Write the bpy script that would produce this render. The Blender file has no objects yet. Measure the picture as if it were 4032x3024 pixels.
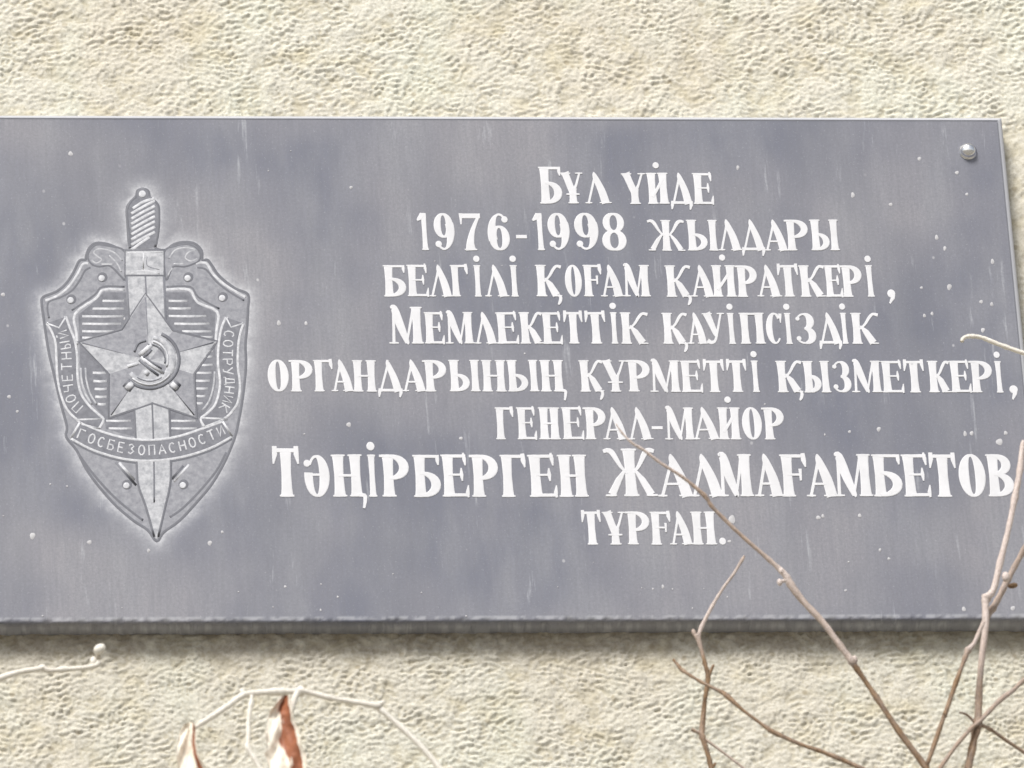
import bpy, math, random
import numpy as np
from mathutils import Vector, Matrix
from mathutils.geometry import tessellate_polygon
random.seed(7)
sc = bpy.context.scene
C = sc.collection
R = math.radians

# ------------------------------------------------------------------ camera
F = 36000.0                 # focal length in photo pixels (photo is 4032 wide)
PXM = 0.00022               # metres per photo pixel on the plaque
PITCH, YAW = R(30.0), R(7.4)
DIST = F * PXM
Z0 = 5.45                   # height of the plaque's middle
THICK = 0.021               # plaque thickness
TGT = Vector((0, -THICK, Z0))
dvec = Vector((math.sin(YAW)*math.cos(PITCH), math.cos(YAW)*math.cos(PITCH), math.sin(PITCH)))
CAMPOS = TGT - dvec*DIST
right = dvec.cross(Vector((0, 0, 1))).normalized()
upv = right.cross(dvec).normalized()
roll = math.atan2(Vector((1, 0, 0)).dot(upv), Vector((1, 0, 0)).dot(right)) - 0.0008
r2 = right*math.cos(roll) + upv*math.sin(roll)
u2 = -right*math.sin(roll) + upv*math.cos(roll)
cam = bpy.data.cameras.new('camera'); camo = bpy.data.objects.new('camera', cam); C.objects.link(camo)
m = Matrix((r2, u2, -dvec)).transposed().to_4x4(); m.translation = CAMPOS
camo.matrix_world = m
cam.sensor_width = 36; cam.lens = 36*F/4032
cam.clip_start = 0.1; cam.clip_end = 500
cam.dof.use_dof = True; cam.dof.focus_distance = DIST + 0.10; cam.dof.aperture_fstop = 16
sc.camera = camo

# ------------------------------------------------------------------ world, sun, exposure
SUN = Vector((-0.34, -0.68, 0.84)).normalized()     # veiled sun, high in front and a little to the left
w = bpy.data.worlds.new('World'); sc.world = w; w.use_nodes = True
nt = w.node_tree; bg = nt.nodes['Background']
sky = nt.nodes.new('ShaderNodeTexSky'); sky.sky_type = 'NISHITA'; sky.sun_disc = False
sky.sun_elevation = math.asin(SUN.z); sky.sun_rotation = math.atan2(SUN.x, SUN.y)
sky.air_density = 1.0; sky.dust_density = 3.0; sky.ozone_density = 1.0
hs = nt.nodes.new('ShaderNodeHueSaturation'); hs.inputs['Saturation'].default_value = 0.4      # thin white cloud
nt.links.new(sky.outputs[0], hs.inputs['Color']); nt.links.new(hs.outputs[0], bg.inputs[0]); bg.inputs[1].default_value = 0.055
sl = bpy.data.lights.new('sun', 'SUN'); sl.energy = 1.5; sl.angle = R(20); sl.color = (1, 0.965, 0.91)
so = bpy.data.objects.new('sun', sl); C.objects.link(so)
so.rotation_euler = SUN.to_track_quat('Z', 'Y').to_euler(); so.location = (-6, -12, 14)
sc.view_settings.view_transform = 'Standard'; sc.view_settings.look = 'None'
sc.view_settings.gamma = 1; sc.view_settings.use_curve_mapping = False
sc.view_settings.exposure = 1.3

def P(px, py, y=-THICK):
    """point on the plane at depth y that lies in the photo at px, py"""
    d = dvec*F + r2*(px-2016.0) - u2*(py-1512.0)
    t = (y - CAMPOS.y)/d.y
    return CAMPOS + d*t

# ------------------------------------------------------------------ helpers
def tag(o, label=None, cat=None, group=None, kind=None):
    if label: o['label'] = label
    if cat: o['category'] = cat
    if group: o['group'] = group
    if kind: o['kind'] = kind
    return o

def link(name, me, mat, parent=None):
    o = bpy.data.objects.new(name, me); C.objects.link(o)
    if mat is not None and len(me.materials) == 0:
        for k in (mat if isinstance(mat, (list, tuple)) else [mat]): me.materials.append(k)
    if parent: o.parent = parent
    return o

class MB:
    def __init__(s): s.v = []; s.f = []; s.m = []; s.c = []
    def add(s, vs, fs, mi=0, col=None):
        b = len(s.v); s.v += [tuple(q) for q in vs]; s.f += [tuple(b+i for i in f) for f in fs]
        s.m += [mi]*len(fs)
        s.c += [col if col is not None else (0, 0, 0)]*len(vs)
    def mesh(s, name, smooth=False):
        me = bpy.data.meshes.new(name); me.from_pydata(s.v, [], s.f); me.update()
        me.polygons.foreach_set('material_index', s.m)
        if smooth: me.polygons.foreach_set('use_smooth', [True]*len(s.f))
        a = me.attributes.new('tint', 'FLOAT_VECTOR', 'POINT')
        a.data.foreach_set('vector', np.array(s.c, dtype=np.float32).ravel())
        return me
    def build(s, name, mat, parent=None, smooth=False):
        return link(name, s.mesh(name, smooth), mat, parent)

def cr(pts, n=6, closed=False):
    """Catmull-Rom resampling"""
    p = [np.array(q, float) for q in pts]; out = []
    N = len(p)
    for i in range(N if closed else N-1):
        if closed: a, b, c, d = p[(i-1) % N], p[i], p[(i+1) % N], p[(i+2) % N]
        else: a, b, c, d = p[max(i-1, 0)], p[i], p[i+1], p[min(i+2, N-1)]
        for k in range(n):
            t = k/n
            out.append(0.5*((2*b)+(-a+c)*t+(2*a-5*b+4*c-d)*t*t+(-a+3*b-3*c+d)*t**3))
    if not closed: out.append(p[-1])
    return [tuple(q) for q in out]

def ribbon_faces(mb, pts, h, closed=False, round_=False, T=None, mi=0, base=0.0):
    """pts: (x, z, w) in a flat 2D space; T maps (x, z, height) to 3D"""
    n = len(pts); rows = []
    P2 = np.array([(p[0], p[1]) for p in pts], float)
    for i in range(n):
        if closed: d = P2[(i+1) % n]-P2[i-1]
        else: d = P2[min(i+1, n-1)]-P2[max(i-1, 0)]
        L = np.hypot(*d) or 1.0; nx, nz = -d[1]/L, d[0]/L
        wd = pts[i][2]*0.5
        if round_: prof = [(-1, base), (-.8, .62*h), (-.35, .95*h), (.35, .95*h), (.8, .62*h), (1, base)]
        else: prof = [(-1, base), (-1, .55*h), (-.82, h), (.82, h), (1, .55*h), (1, base)]
        rows.append([T(P2[i][0]+nx*wd*a, P2[i][1]+nz*wd*a, b) for a, b in prof])
    vs = [q for r in rows for q in r]; k = 6; fs = []
    for i in range(n if closed else n-1):
        a = i*k; b = ((i+1) % n)*k
        for j in range(k-1): fs.append((a+j, a+j+1, b+j+1, b+j))
    if not closed:
        fs.append(tuple(range(k-1, -1, -1))); fs.append(tuple((n-1)*k+j for j in range(k)))
    mb.add(vs, fs, mi)

def poly_faces(mb, pts, h, T, base=0.0, mi=0):
    n = len(pts)
    top = [T(p[0], p[1], h) for p in pts]; bot = [T(p[0], p[1], base) for p in pts]
    tris = tessellate_polygon([[Vector((p[0], p[1], 0)) for p in pts]])
    mb.add(top+bot, [tuple(t) for t in tris]+[(i, (i+1) % n, n+(i+1) % n, n+i) for i in range(n)], mi)

# ------------------------------------------------------------------ materials
def newmat(name):
    m = bpy.data.materials.new(name); m.use_nodes = True
    nt = m.node_tree; b = nt.nodes['Principled BSDF']
    return m, nt, b
def N(nt, t, **k):
    n = nt.nodes.new(t)
    for a, b in k.items(): setattr(n, a, b)
    return n
def coords(nt, scale=(1, 1, 1)):
    g = N(nt, 'ShaderNodeNewGeometry'); mp = N(nt, 'ShaderNodeMapping'); mp.inputs['Scale'].default_value = scale
    nt.links.new(g.outputs['Position'], mp.inputs[0]); return mp.outputs[0]
def noise(nt, scale, detail=4, rough=.55, sc3=(1, 1, 1), dist=0):
    n = N(nt, 'ShaderNodeTexNoise'); n.inputs['Scale'].default_value = scale; n.inputs['Detail'].default_value = detail
    n.inputs['Roughness'].default_value = rough; n.inputs['Distortion'].default_value = dist
    nt.links.new(coords(nt, sc3), n.inputs['Vector']); return n.outputs['Fac']
def ramp(nt, src, stops):
    r = N(nt, 'ShaderNodeValToRGB'); e = r.color_ramp.elements
    while len(e) < len(stops): e.new(.5)
    for k, (p, c) in enumerate(stops):
        e[k].position = p; e[k].color = (c, c, c, 1) if not isinstance(c, tuple) else c+(1,)
    nt.links.new(src, r.inputs[0]); return r.outputs[0]
def mix(nt, fac, a, b, mode='MIX'):
    n = N(nt, 'ShaderNodeMix', data_type='RGBA', blend_type=mode)
    for s, v in ((n.inputs[0], fac), (n.inputs[6], a), (n.inputs[7], b)):
        if isinstance(v, (int, float)): s.default_value = v
        elif isinstance(v, tuple): s.default_value = v+(1,)
        else: nt.links.new(v, s)
    return n.outputs[2]
def bump(nt, b, src, strength, dist):
    n = N(nt, 'ShaderNodeBump'); n.inputs['Strength'].default_value = strength; n.inputs['Distance'].default_value = dist
    nt.links.new(src, n.inputs['Height']); nt.links.new(n.outputs[0], b.inputs['Normal'])
def attr(nt, name):
    a = N(nt, 'ShaderNodeAttribute'); a.attribute_name = name; return a

# rough cream plaster
M_wall, nt, b = newmat('cream_plaster')
big = noise(nt, 5.5, 3, .5, (1, 1, 1.3)); mid = noise(nt, 22, 4, .6, (1, 1, 1.4)); fine = noise(nt, 420, 3, .6)
col = mix(nt, ramp(nt, big, [(.36, 0.0), (.62, 1.0)]), (.615, .58, .50), (.635, .62, .55))
col = mix(nt, ramp(nt, mid, [(.53, 0.0), (.74, .62)]), col, (.52, .455, .285))
col = mix(nt, ramp(nt, noise(nt, 9, 3, .5, (1.3, 1, .8)), [(.50, 0.0), (.70, .8)]), col, (.635, .645, .56))
col = mix(nt, ramp(nt, fine, [(.34, .45), (.58, 0.0)]), col, (.38, .345, .25))
col = mix(nt, ramp(nt, noise(nt, 240, 2, .5), [(.66, 0.0), (.74, .55)]), col, (.74, .72, .64))
col = mix(nt, ramp(nt, noise(nt, 60, 5, .7, (1.6, 1, .45)), [(.60, 0.0), (.78, .35)]), col, (.40, .375, .29))
cav = attr(nt, 'hollow'); col = mix(nt, cav.outputs['Fac'], col, (.43, .385, .27))      # darker brown in the hollows
pit = N(nt, 'ShaderNodeTexVoronoi'); pit.inputs['Scale'].default_value = 42; nt.links.new(coords(nt), pit.inputs['Vector'])
col = mix(nt, ramp(nt, pit.outputs['Distance'], [(.07, .55), (.14, 0.0)]), col, (.33, .28, .19))
a = attr(nt, 'shade_grime'); col = mix(nt, a.outputs['Fac'], col, (.17, .135, .10))  # painted shadow under the plaque, with grime further down
nt.links.new(col, b.inputs['Base Color']); b.inputs['Roughness'].default_value = .92
b.inputs['Specular IOR Level'].default_value = .2
bump(nt, b, noise(nt, 650, 3, .6), .35, .0006)

# grey polished stone
def stone_nodes(nt):
    big = noise(nt, 4.2, 3, .5, (1, 1, 1.1)); st = noise(nt, 9, 4, .55, (3.2, 1, 1.0)); st2 = noise(nt, 22, 5, .62, (5, 1, .5))
    col = mix(nt, ramp(nt, big, [(.40, 0.0), (.60, 1.0)]), (.142, .151, .194), (.252, .249, .275))  # blurred reflections of the surroundings painted as pale and dark clouds
    col = mix(nt, ramp(nt, st, [(.42, 0.0), (.66, .5)]), col, (.262, .268, .295))
    g_ = N(nt, 'ShaderNodeNewGeometry'); rm = N(nt, 'ShaderNodeMapping'); rm.inputs['Rotation'].default_value = (0, R(-38), 0); rm.inputs['Scale'].default_value = (9, 1, 2.2)
    nt.links.new(g_.outputs['Position'], rm.inputs[0]); dg = N(nt, 'ShaderNodeTexNoise'); dg.inputs['Scale'].default_value = 1.7; dg.inputs['Detail'].default_value = 3; nt.links.new(rm.outputs[0], dg.inputs['Vector'])
    col = mix(nt, ramp(nt, dg.outputs['Fac'], [(.36, .36), (.52, 0.0)]), col, (.14, .147, .18))  # diagonal reflections painted into the stone colour as darker bands
    col = mix(nt, ramp(nt, st2, [(.30, .22), (.50, 0.0)]), col, (.185, .19, .235))
    col = mix(nt, ramp(nt, st2, [(.64, 0.0), (.74, .5)]), col, (.50, .52, .56))
    col = mix(nt, ramp(nt, noise(nt, 380, 4, .75), [(.36, .38), (.6, 0.0)]), col, (.13, .135, .16))
    col = mix(nt, ramp(nt, noise(nt, 520, 3, .7), [(.60, 0.0), (.72, .4)]), col, (.40, .41, .43))
    col = mix(nt, ramp(nt, noise(nt, 40, 4, .7, (9, 1, .5)), [(.40, .22), (.56, 0.0)]), col, (.15, .155, .18))
    v = N(nt, 'ShaderNodeTexVoronoi'); v.inputs['Scale'].default_value = 36; nt.links.new(coords(nt, (1, 1, .8)), v.inputs['Vector'])
    pres = ramp(nt, noise(nt, 6, 2), [(.5, 0.0), (.62, 1.0)])
    sp = mix(nt, 1.0, ramp(nt, v.outputs['Distance'], [(.03, .6), (.06, 0.0)]), pres, 'MULTIPLY')
    col = mix(nt, sp, col, (.62, .62, .64))
    return col
M_stone, nt, b = newmat('grey_polished_stone')
col = stone_nodes(nt)
a = attr(nt, 'frost'); fr = ramp(nt, noise(nt, 330, 4, .75), [(.32, .45), (.62, 1.0)])
fm = mix(nt, 1.0, a.outputs['Fac'], fr, 'MULTIPLY')
col = mix(nt, fm, col, (.60, .61, .645))
e = attr(nt, 'edge'); col = mix(nt, e.outputs['Fac'], col, (.50, .51, .54))
nt.links.new(col, b.inputs['Base Color'])
rg = ramp(nt, noise(nt, 7, 4, .6, (3, 1, 1)), [(.3, .34), (.7, .52)])
nt.links.new(rg, b.inputs['Roughness']); b.inputs['Specular IOR Level'].default_value = .45
bump(nt, b, noise(nt, 60, 4, .6, (2, 1, 1)), .12, .001)

def plain(name, c, rough=.6, var=.15, scale=90, bumpd=.0004, spec=.4, c2=None):
    m, nt, b = newmat(name)
    d = c2 or tuple(x*(1-var*2) for x in c)
    col = mix(nt, ramp(nt, noise(nt, scale, 4, .65), [(.32, 1.0), (.66, 0.0)]), c, d)
    nt.links.new(col, b.inputs['Base Color']); b.inputs['Roughness'].default_value = rough
    b.inputs['Specular IOR Level'].default_value = spec
    if bumpd: bump(nt, b, noise(nt, scale*4, 3), .4, bumpd)
    return m
M_letter = plain('white_letter_paint', (.68, .685, .715), .65, .05, 60, .0003, .3, (.62, .625, .65))
M_plate = plain('etched_stone_mid', (.33, .337, .37), .7, .12, 190, .0002, .3, (.215, .22, .25))
M_light = plain('etched_stone_pale', (.53, .54, .57), .7, .10, 210, .0002, .3, (.30, .31, .34))
M_ridge = plain('etched_line_white', (.66, .67, .705), .7, .10, 230, .0001, .3, (.42, .43, .46))
M_dark = plain('etched_line_dark', (.15, .156, .182), .6, .08, 120, 0)
M_field = plain('etched_stone_field', (.22, .226, .255), .7, .10, 180, .0002, .3, (.15, .155, .18))
M_steel, nt, b = newmat('dull_steel'); b.inputs['Base Color'].default_value = (.86, .86, .86, 1)
b.inputs['Metallic'].default_value = 1; b.inputs['Roughness'].default_value = .2

# bark with a tint attribute: x = paleness
def bark(name, ca, cb, pale):
    m, nt, b = newmat(name)
    col = mix(nt, ramp(nt, noise(nt, 260, 5, .75, (1, 1, .5)), [(.36, 1.0), (.62, 0.0)]), ca, cb)
    a = attr(nt, 'tint'); sp = N(nt, 'ShaderNodeSeparateXYZ'); nt.links.new(a.outputs['Vector'], sp.inputs[0])
    fl = ramp(nt, noise(nt, 420, 4, .75), [(.38, .72), (.58, 1.0)])
    fm_ = N(nt, 'ShaderNodeMath', operation='MULTIPLY'); nt.links.new(sp.outputs[0], fm_.inputs[0]); nt.links.new(fl, fm_.inputs[1])
    col = mix(nt, fm_.outputs[0], col, pale)
    nt.links.new(col, b.inputs['Base Color']); b.inputs['Roughness'].default_value = .75
    bump(nt, b, noise(nt, 420, 5, .7), .9, .0012); return m
M_bark = bark('brown_bark', (.27, .165, .082), (.12, .072, .038), (.70, .61, .575))
M_pale = bark('pale_dry_bark', (.62, .54, .43), (.38, .30, .22), (.86, .83, .76))
M_leaf, nt, b = newmat('dry_leaf')
a = attr(nt, 'tint'); sp = N(nt, 'ShaderNodeSeparateXYZ'); nt.links.new(a.outputs['Vector'], sp.inputs[0])
ad = N(nt, 'ShaderNodeMath', operation='MULTIPLY_ADD'); nt.links.new(noise(nt, 120, 4, .7, (1, 1, .4)), ad.inputs[0]); ad.inputs[1].default_value = .9
nt.links.new(sp.outputs[0], ad.inputs[2])
f = ramp(nt, ad.outputs[0], [(.78, 0.0), (.95, 1.0)])
col = mix(nt, f, mix(nt, noise(nt, 200, 3), (.42, .155, .07), (.20, .065, .035)), (.87, .81, .70))
nt.links.new(col, b.inputs['Base Color']); b.inputs['Roughness'].default_value = .6
bump(nt, b, noise(nt, 260, 4), .5, .001)
M_ground = plain('dry_soil_and_paving', (.26, .245, .215), .95, .15, 3, 0)
M_body = plain('plaster_side', (.55, .52, .43), .9, .1, 8, .001)

# ------------------------------------------------------------------ ground
mb = MB(); mb.add([(-250, -250, 0), (250, -250, 0), (250, 250, 0), (-250, 250, 0)], [(0, 1, 2, 3)])
tag(mb.build('ground', M_ground), kind='structure')

# ------------------------------------------------------------------ plaque frame in the wall plane
PT = P(2016, 455).z; PB = P(2016, 2446).z; PR = P(4012, 1150).x; PL = P(-190, 1450).x

# ------------------------------------------------------------------ wall: front face modelled as a height field
rng = np.random.default_rng(3)
NN = 2048; cell = 0.0010
k = np.fft.fftfreq(NN, cell)
KX, KZ = np.meshgrid(k, k)
def band(lx, lz, wdt, ang=0):
    c, s = math.cos(ang), math.sin(ang)
    a = (KX*c+KZ*s)*lx; b_ = (-KX*s+KZ*c)*lz
    kr = np.sqrt(a*a+b_*b_)
    n = np.fft.ifft2(np.fft.fft2(rng.standard_normal((NN, NN)))*np.exp(-((kr-1)/wdt)**2)).real
    return n/n.std()
def low(l):
    n = np.fft.ifft2(np.fft.fft2(rng.standard_normal((NN, NN)))*np.exp(-((KX**2+KZ**2)*l*l))).real
    return n/n.std()
wA = low(.05); wB = low(.045); wC = low(.03)
def sm(x): return 1/(1+np.exp(-2.2*x))
h1 = band(.0105, .0056, .50, .24); h2 = band(.0092, .0055, .50, -.3); h3 = band(.0058, .0052, .55)
a1, a2, a3 = sm(wA), sm(-wA)*sm(wB), sm(wC)*.55
worm = (h1*a1+h2*a2+h3*a3)/np.sqrt(a1**2+a2**2+a3**2)
hf = np.tanh(worm*1.15)*.00076*(.55+.65*sm(low(.035)*1.3)) + band(.0032, .0026, .6)*(.00014+.00018*sm(low(.03))) - np.clip(band(.0062, .0042, .45)-1.9, 0, 1.4)*.0008 + np.clip(band(.0075, .0026, .4)-1.6, 0, 1.2)*.0009 + low(.02)*.0005
def axis(segs):
    out = []
    for a, b_, st in segs:
        n = max(1, int(round((b_-a)/st))); out += list(np.linspace(a, b_, n+1)[:-1])
    return np.array(out+[segs[-1][1]])
xs = axis([(-7, -1.2, .2), (-1.2, -.56, .02), (-.56, .56, .00115), (.56, 1.2, .02), (1.2, 7, .2)])
WTOP = Z0+1.55
zb = P(2016, 3100, 0).z; zt = P(2016, -60, 0).z
zs = axis([(0, zb-.3, .2), (zb-.3, zb, .01), (zb, PB+.006, .00115), (PB+.006, PT-.006, .0022), (PT-.006, zt, .00115), (zt, zt+.2, .01), (zt+.2, WTOP, .15)])
gx, gz = np.meshgrid(xs, zs)
def samp(f):
    fx = (gx/cell) % NN; fz = (gz/cell) % NN
    i = np.floor(fx).astype(int); j = np.floor(fz).astype(int); u = fx-i; v = fz-j
    i1, j1 = (i+1) % NN, (j+1) % NN; i %= NN; j %= NN
    return f[j, i]*(1-u)*(1-v)+f[j, i1]*u*(1-v)+f[j1, i]*(1-u)*v+f[j1, i1]*u*v
hy = samp(hf)
verts = np.stack([gx, -hy, gz], -1).reshape(-1, 3).astype(np.float32)
nx_, nz_ = len(xs), len(zs)
idx = np.arange(nx_*nz_).reshape(nz_, nx_)
quads = np.stack([idx[:-1, :-1], idx[:-1, 1:], idx[1:, 1:], idx[1:, :-1]], -1).reshape(-1, 4).astype(np.int32)
def gridmesh(name, verts, quads):
    me = bpy.data.meshes.new(name)
    me.vertices.add(len(verts)); me.vertices.foreach_set('co', verts.ravel())
    me.loops.add(quads.size); me.loops.foreach_set('vertex_index', quads.ravel())
    me.polygons.add(len(quads)); me.polygons.foreach_set('loop_start', np.arange(0, quads.size, 4, dtype=np.int32))
    me.polygons.foreach_set('use_smooth', np.ones(len(quads), dtype=bool))
    me.update(calc_edges=True); return me
me = gridmesh('plaster_wall', verts, quads)
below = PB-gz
gr = (np.exp(-(np.clip(below-.012, 0, None)/.010)**1.5)*.42+.17*np.exp(-np.clip(below, 0, None)/.22))*(below > -.03)*(gx < PR)*np.clip(.80+.22*samp(low(.010)), 0, 1)  # narrow band deepens the plaque's shadow in colour; wide fade is weathering
ga = me.attributes.new('shade_grime', 'FLOAT', 'POINT'); ga.data.foreach_set('value', gr.astype(np.float32).ravel())
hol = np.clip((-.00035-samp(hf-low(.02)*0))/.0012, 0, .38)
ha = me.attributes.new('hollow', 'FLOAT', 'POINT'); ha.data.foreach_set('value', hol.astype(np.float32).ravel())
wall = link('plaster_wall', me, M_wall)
tag(wall, 'cream house wall with rough wormy plaster behind the grey plaque', 'wall')
def box(mb, x0, x1, y0, y1, z0, z1):
    v = [(x, y, z) for x in (x0, x1) for y in (y0, y1) for z in (z0, z1)]
    mb.add(v, [(0, 1, 3, 2), (4, 6, 7, 5), (0, 4, 5, 1), (2, 3, 7, 6), (0, 2, 6, 4), (1, 5, 7, 3)])
mb = MB(); box(mb, -7, 7, .004, .4, 0, WTOP); mb.build('wall_core', M_body, wall)
mb = MB(); box(mb, -7.03, 7.03, -.02, .43, WTOP+.001, WTOP+.06); mb.build('coping', M_body, wall)

# ------------------------------------------------------------------ plaque
root = bpy.data.objects.new('plaque', None); C.objects.link(root)
root.location = ((PL+PR)/2, 0, PB)
tag(root, 'grey stone memorial plaque with white Cyrillic lettering and a sword and shield emblem', 'plaque')
bpy.context.view_layer.update()
def child(o, parent=root):
    o.parent = parent
    base = parent
    off = Vector((0, 0, 0))
    while base is not None: off += base.location; base = base.parent
    o.location = o.location - off
    return o

# photo coordinates of the emblem, read from enlarged crops
def E1(x, y): return (100+.434*x, 680+.434*y)
def E2(x, y): return (100+.4822*x, 1400+.4822*y)
outline = [E1(*q) for q in [(1065, 150), (1018, 165), (1005, 215), (955, 265), (922, 330), (928, 460), (938, 620), (948, 690), (890, 705), (750, 650), (640, 640), (580, 685), (552, 755), (545, 790), (490, 800), (440, 900), (370, 1005), (280, 1080), (160, 1130), (150, 1200), (168, 1330), (195, 1520), (218, 1650)]]
outline += [E2(*q) for q in [(240, 180), (290, 390), (340, 580), (335, 665), (420, 775), (500, 930), (610, 1080), (740, 1225), (880, 1345), (1000, 1425), (1072, 1515), (1130, 1440), (1260, 1345), (1400, 1195), (1520, 1050), (1620, 880), (1690, 720), (1710, 660), (1735, 560), (1775, 330), (1800, 80)]]
outline += [E1(*q) for q in [(1995, 1560), (2010, 1400), (2018, 1230), (2018, 1105), (1900, 1050), (1760, 940), (1690, 840), (1650, 792), (1605, 792), (1598, 710), (1540, 648), (1450, 630), (1350, 650), (1262, 705), (1172, 672), (1195, 560), (1205, 400), (1190, 290), (1130, 225), (1112, 165)]]

# slab with chamfered, slightly chipped edges
ch = .0030
def lin(a, b_, st): return np.linspace(a, b_, max(2, int(round((b_-a)/st))+1))
ex = np.array([PL, PL+ch*.5, PL+ch]); exr = np.array([PR-ch, PR-ch*.5, PR])
sx = np.concatenate([ex, lin(PL+ch, PR-ch, .0019)[1:-1], exr]); sz = np.concatenate([[PB, PB+.0012, PB+.0024], lin(PB+.0024, PT-ch, .0019)[1:-1], [PT-ch, PT-ch*.5, PT]])
GX, GZ = np.meshgrid(sx, sz)
def s1(f, X, Z):
    return f[(np.floor(Z/cell) % NN).astype(int), (np.floor(X/cell) % NN).astype(int)]
nA = low(.006)
dl, dr, dt, db = GX-PL, PR-GX, PT-GZ, GZ-PB
dside = np.minimum(np.minimum(dl, dr), dt)
drop = np.clip(ch-dside, 0, None)*.75
cb = .0016+.0010*np.clip(s1(nA, GX, GZ*0), -1, 2.2)
drop = np.maximum(drop, np.clip(cb-db, 0, None)*.8)
Y = -THICK+drop+.00002*s1(low(.05), GX, GZ)
V = np.stack([GX, Y, GZ], -1).reshape(-1, 3)
nsx, nsz = len(sx), len(sz); ii = np.arange(nsx*nsz).reshape(nsz, nsx)
Q = np.stack([ii[:-1, :-1], ii[:-1, 1:], ii[1:, 1:], ii[1:, :-1]], -1).reshape(-1, 4)
ring = np.concatenate([ii[0, :], ii[1:, -1], ii[-1, -2::-1], ii[-2:0:-1, 0]])
bk = V[ring].copy(); bk[:, 1] = .002
# the underside is rough sawn: push a middle row in and out
mid_ = V[ring].copy(); mid_[:, 1] = -.011; mid_[:, 2] += .0006*s1(nA, mid_[:, 0], mid_[:, 0]*0+.3)
nb = len(V); V = np.concatenate([V, mid_, bk]); L = len(ring)
r_ = np.arange(L); r1 = (r_+1) % L
Q = np.concatenate([Q, np.stack([ring[r_], nb+r_, nb+r1, ring[r1]], -1), np.stack([nb+r_, nb+L+r_, nb+L+r1, nb+r1], -1)])
me = gridmesh('slab', V.astype(np.float32), Q.astype(np.int32))
# polygons of the sides flat shaded
us = np.ones(len(Q), dtype=bool); us[-2*L:] = False; me.polygons.foreach_set('use_smooth', us)
# frosting: sand-blasted halo that follows the emblem's outline
oc = cr(outline, 4, True); OP = np.array([(P(*q).x, P(*q).z) for q in oc])
A = OP; B = np.roll(OP, -1, 0)
pts = V[:, [0, 2]]; frost = np.zeros(len(V))
near = np.where((pts[:, 0] < OP[:, 0].max()+.06) & (pts[:, 0] > OP[:, 0].min()-.06) & (pts[:, 1] < OP[:, 1].max()+.06) & (pts[:, 1] > OP[:, 1].min()-.06))[0]
q = pts[near]; dm = np.full(len(q), 9.)
for a_, b_ in zip(A, B):
    ab = b_-a_; t = np.clip(((q-a_)@ab)/(ab@ab+1e-12), 0, 1)
    dm = np.minimum(dm, np.hypot(*(q-a_-t[:, None]*ab).T))
frost[near] =   .74*np.exp(-(dm/.0028)) + .36*np.exp(-(dm/.0105)**2)
frost = np.clip(frost*(.85+.15*s1(low(.01), V[:, 0], V[:, 2])), 0, .92)
fa = me.attributes.new('frost', 'FLOAT', 'POINT'); fa.data.foreach_set('value', frost.astype(np.float32))
edge = np.zeros(len(V)); dd = np.minimum(np.minimum(V[:, 0]-PL, PR-V[:, 0]), PT-V[:, 2])
edge[(dd < ch*1.05)] = .85
lowb = (V[:, 2]-PB > .0015) & (V[:, 2]-PB < .0052); edge[lowb] = .38*np.clip(.5+.6*s1(nA, V[lowb, 0]*1.0, V[lowb, 2]), 0, 1)
edge[nb:] = .38+.4*np.clip(s1(nA, V[nb:, 0], V[nb:, 1]), 0, 1)
ea = me.attributes.new('edge', 'FLOAT', 'POINT'); ea.data.foreach_set('value', edge.astype(np.float32))
slab = child(link('slab', me, M_stone))

TP = lambda x, z, h: tuple(P(x, z, -THICK-h*.001))      # photo px + height in mm
# engraved border line just inside the top and right edges
mb = MB()
TW = lambda x, z, h: (x, -THICK-h*.001, z)
ribbon_faces(mb, [(PL+ch, PT-ch-.0012, .0014), (PR-ch-.001, PT-ch-.0012, .0014)], .14, T=TW)
ribbon_faces(mb, [(PR-ch-.0014, PT-ch-.003, .0010), (PR-ch-.0014, PB+.004, .0010)], .16, T=TW)
child(mb.build('border_groove', M_dark))

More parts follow.
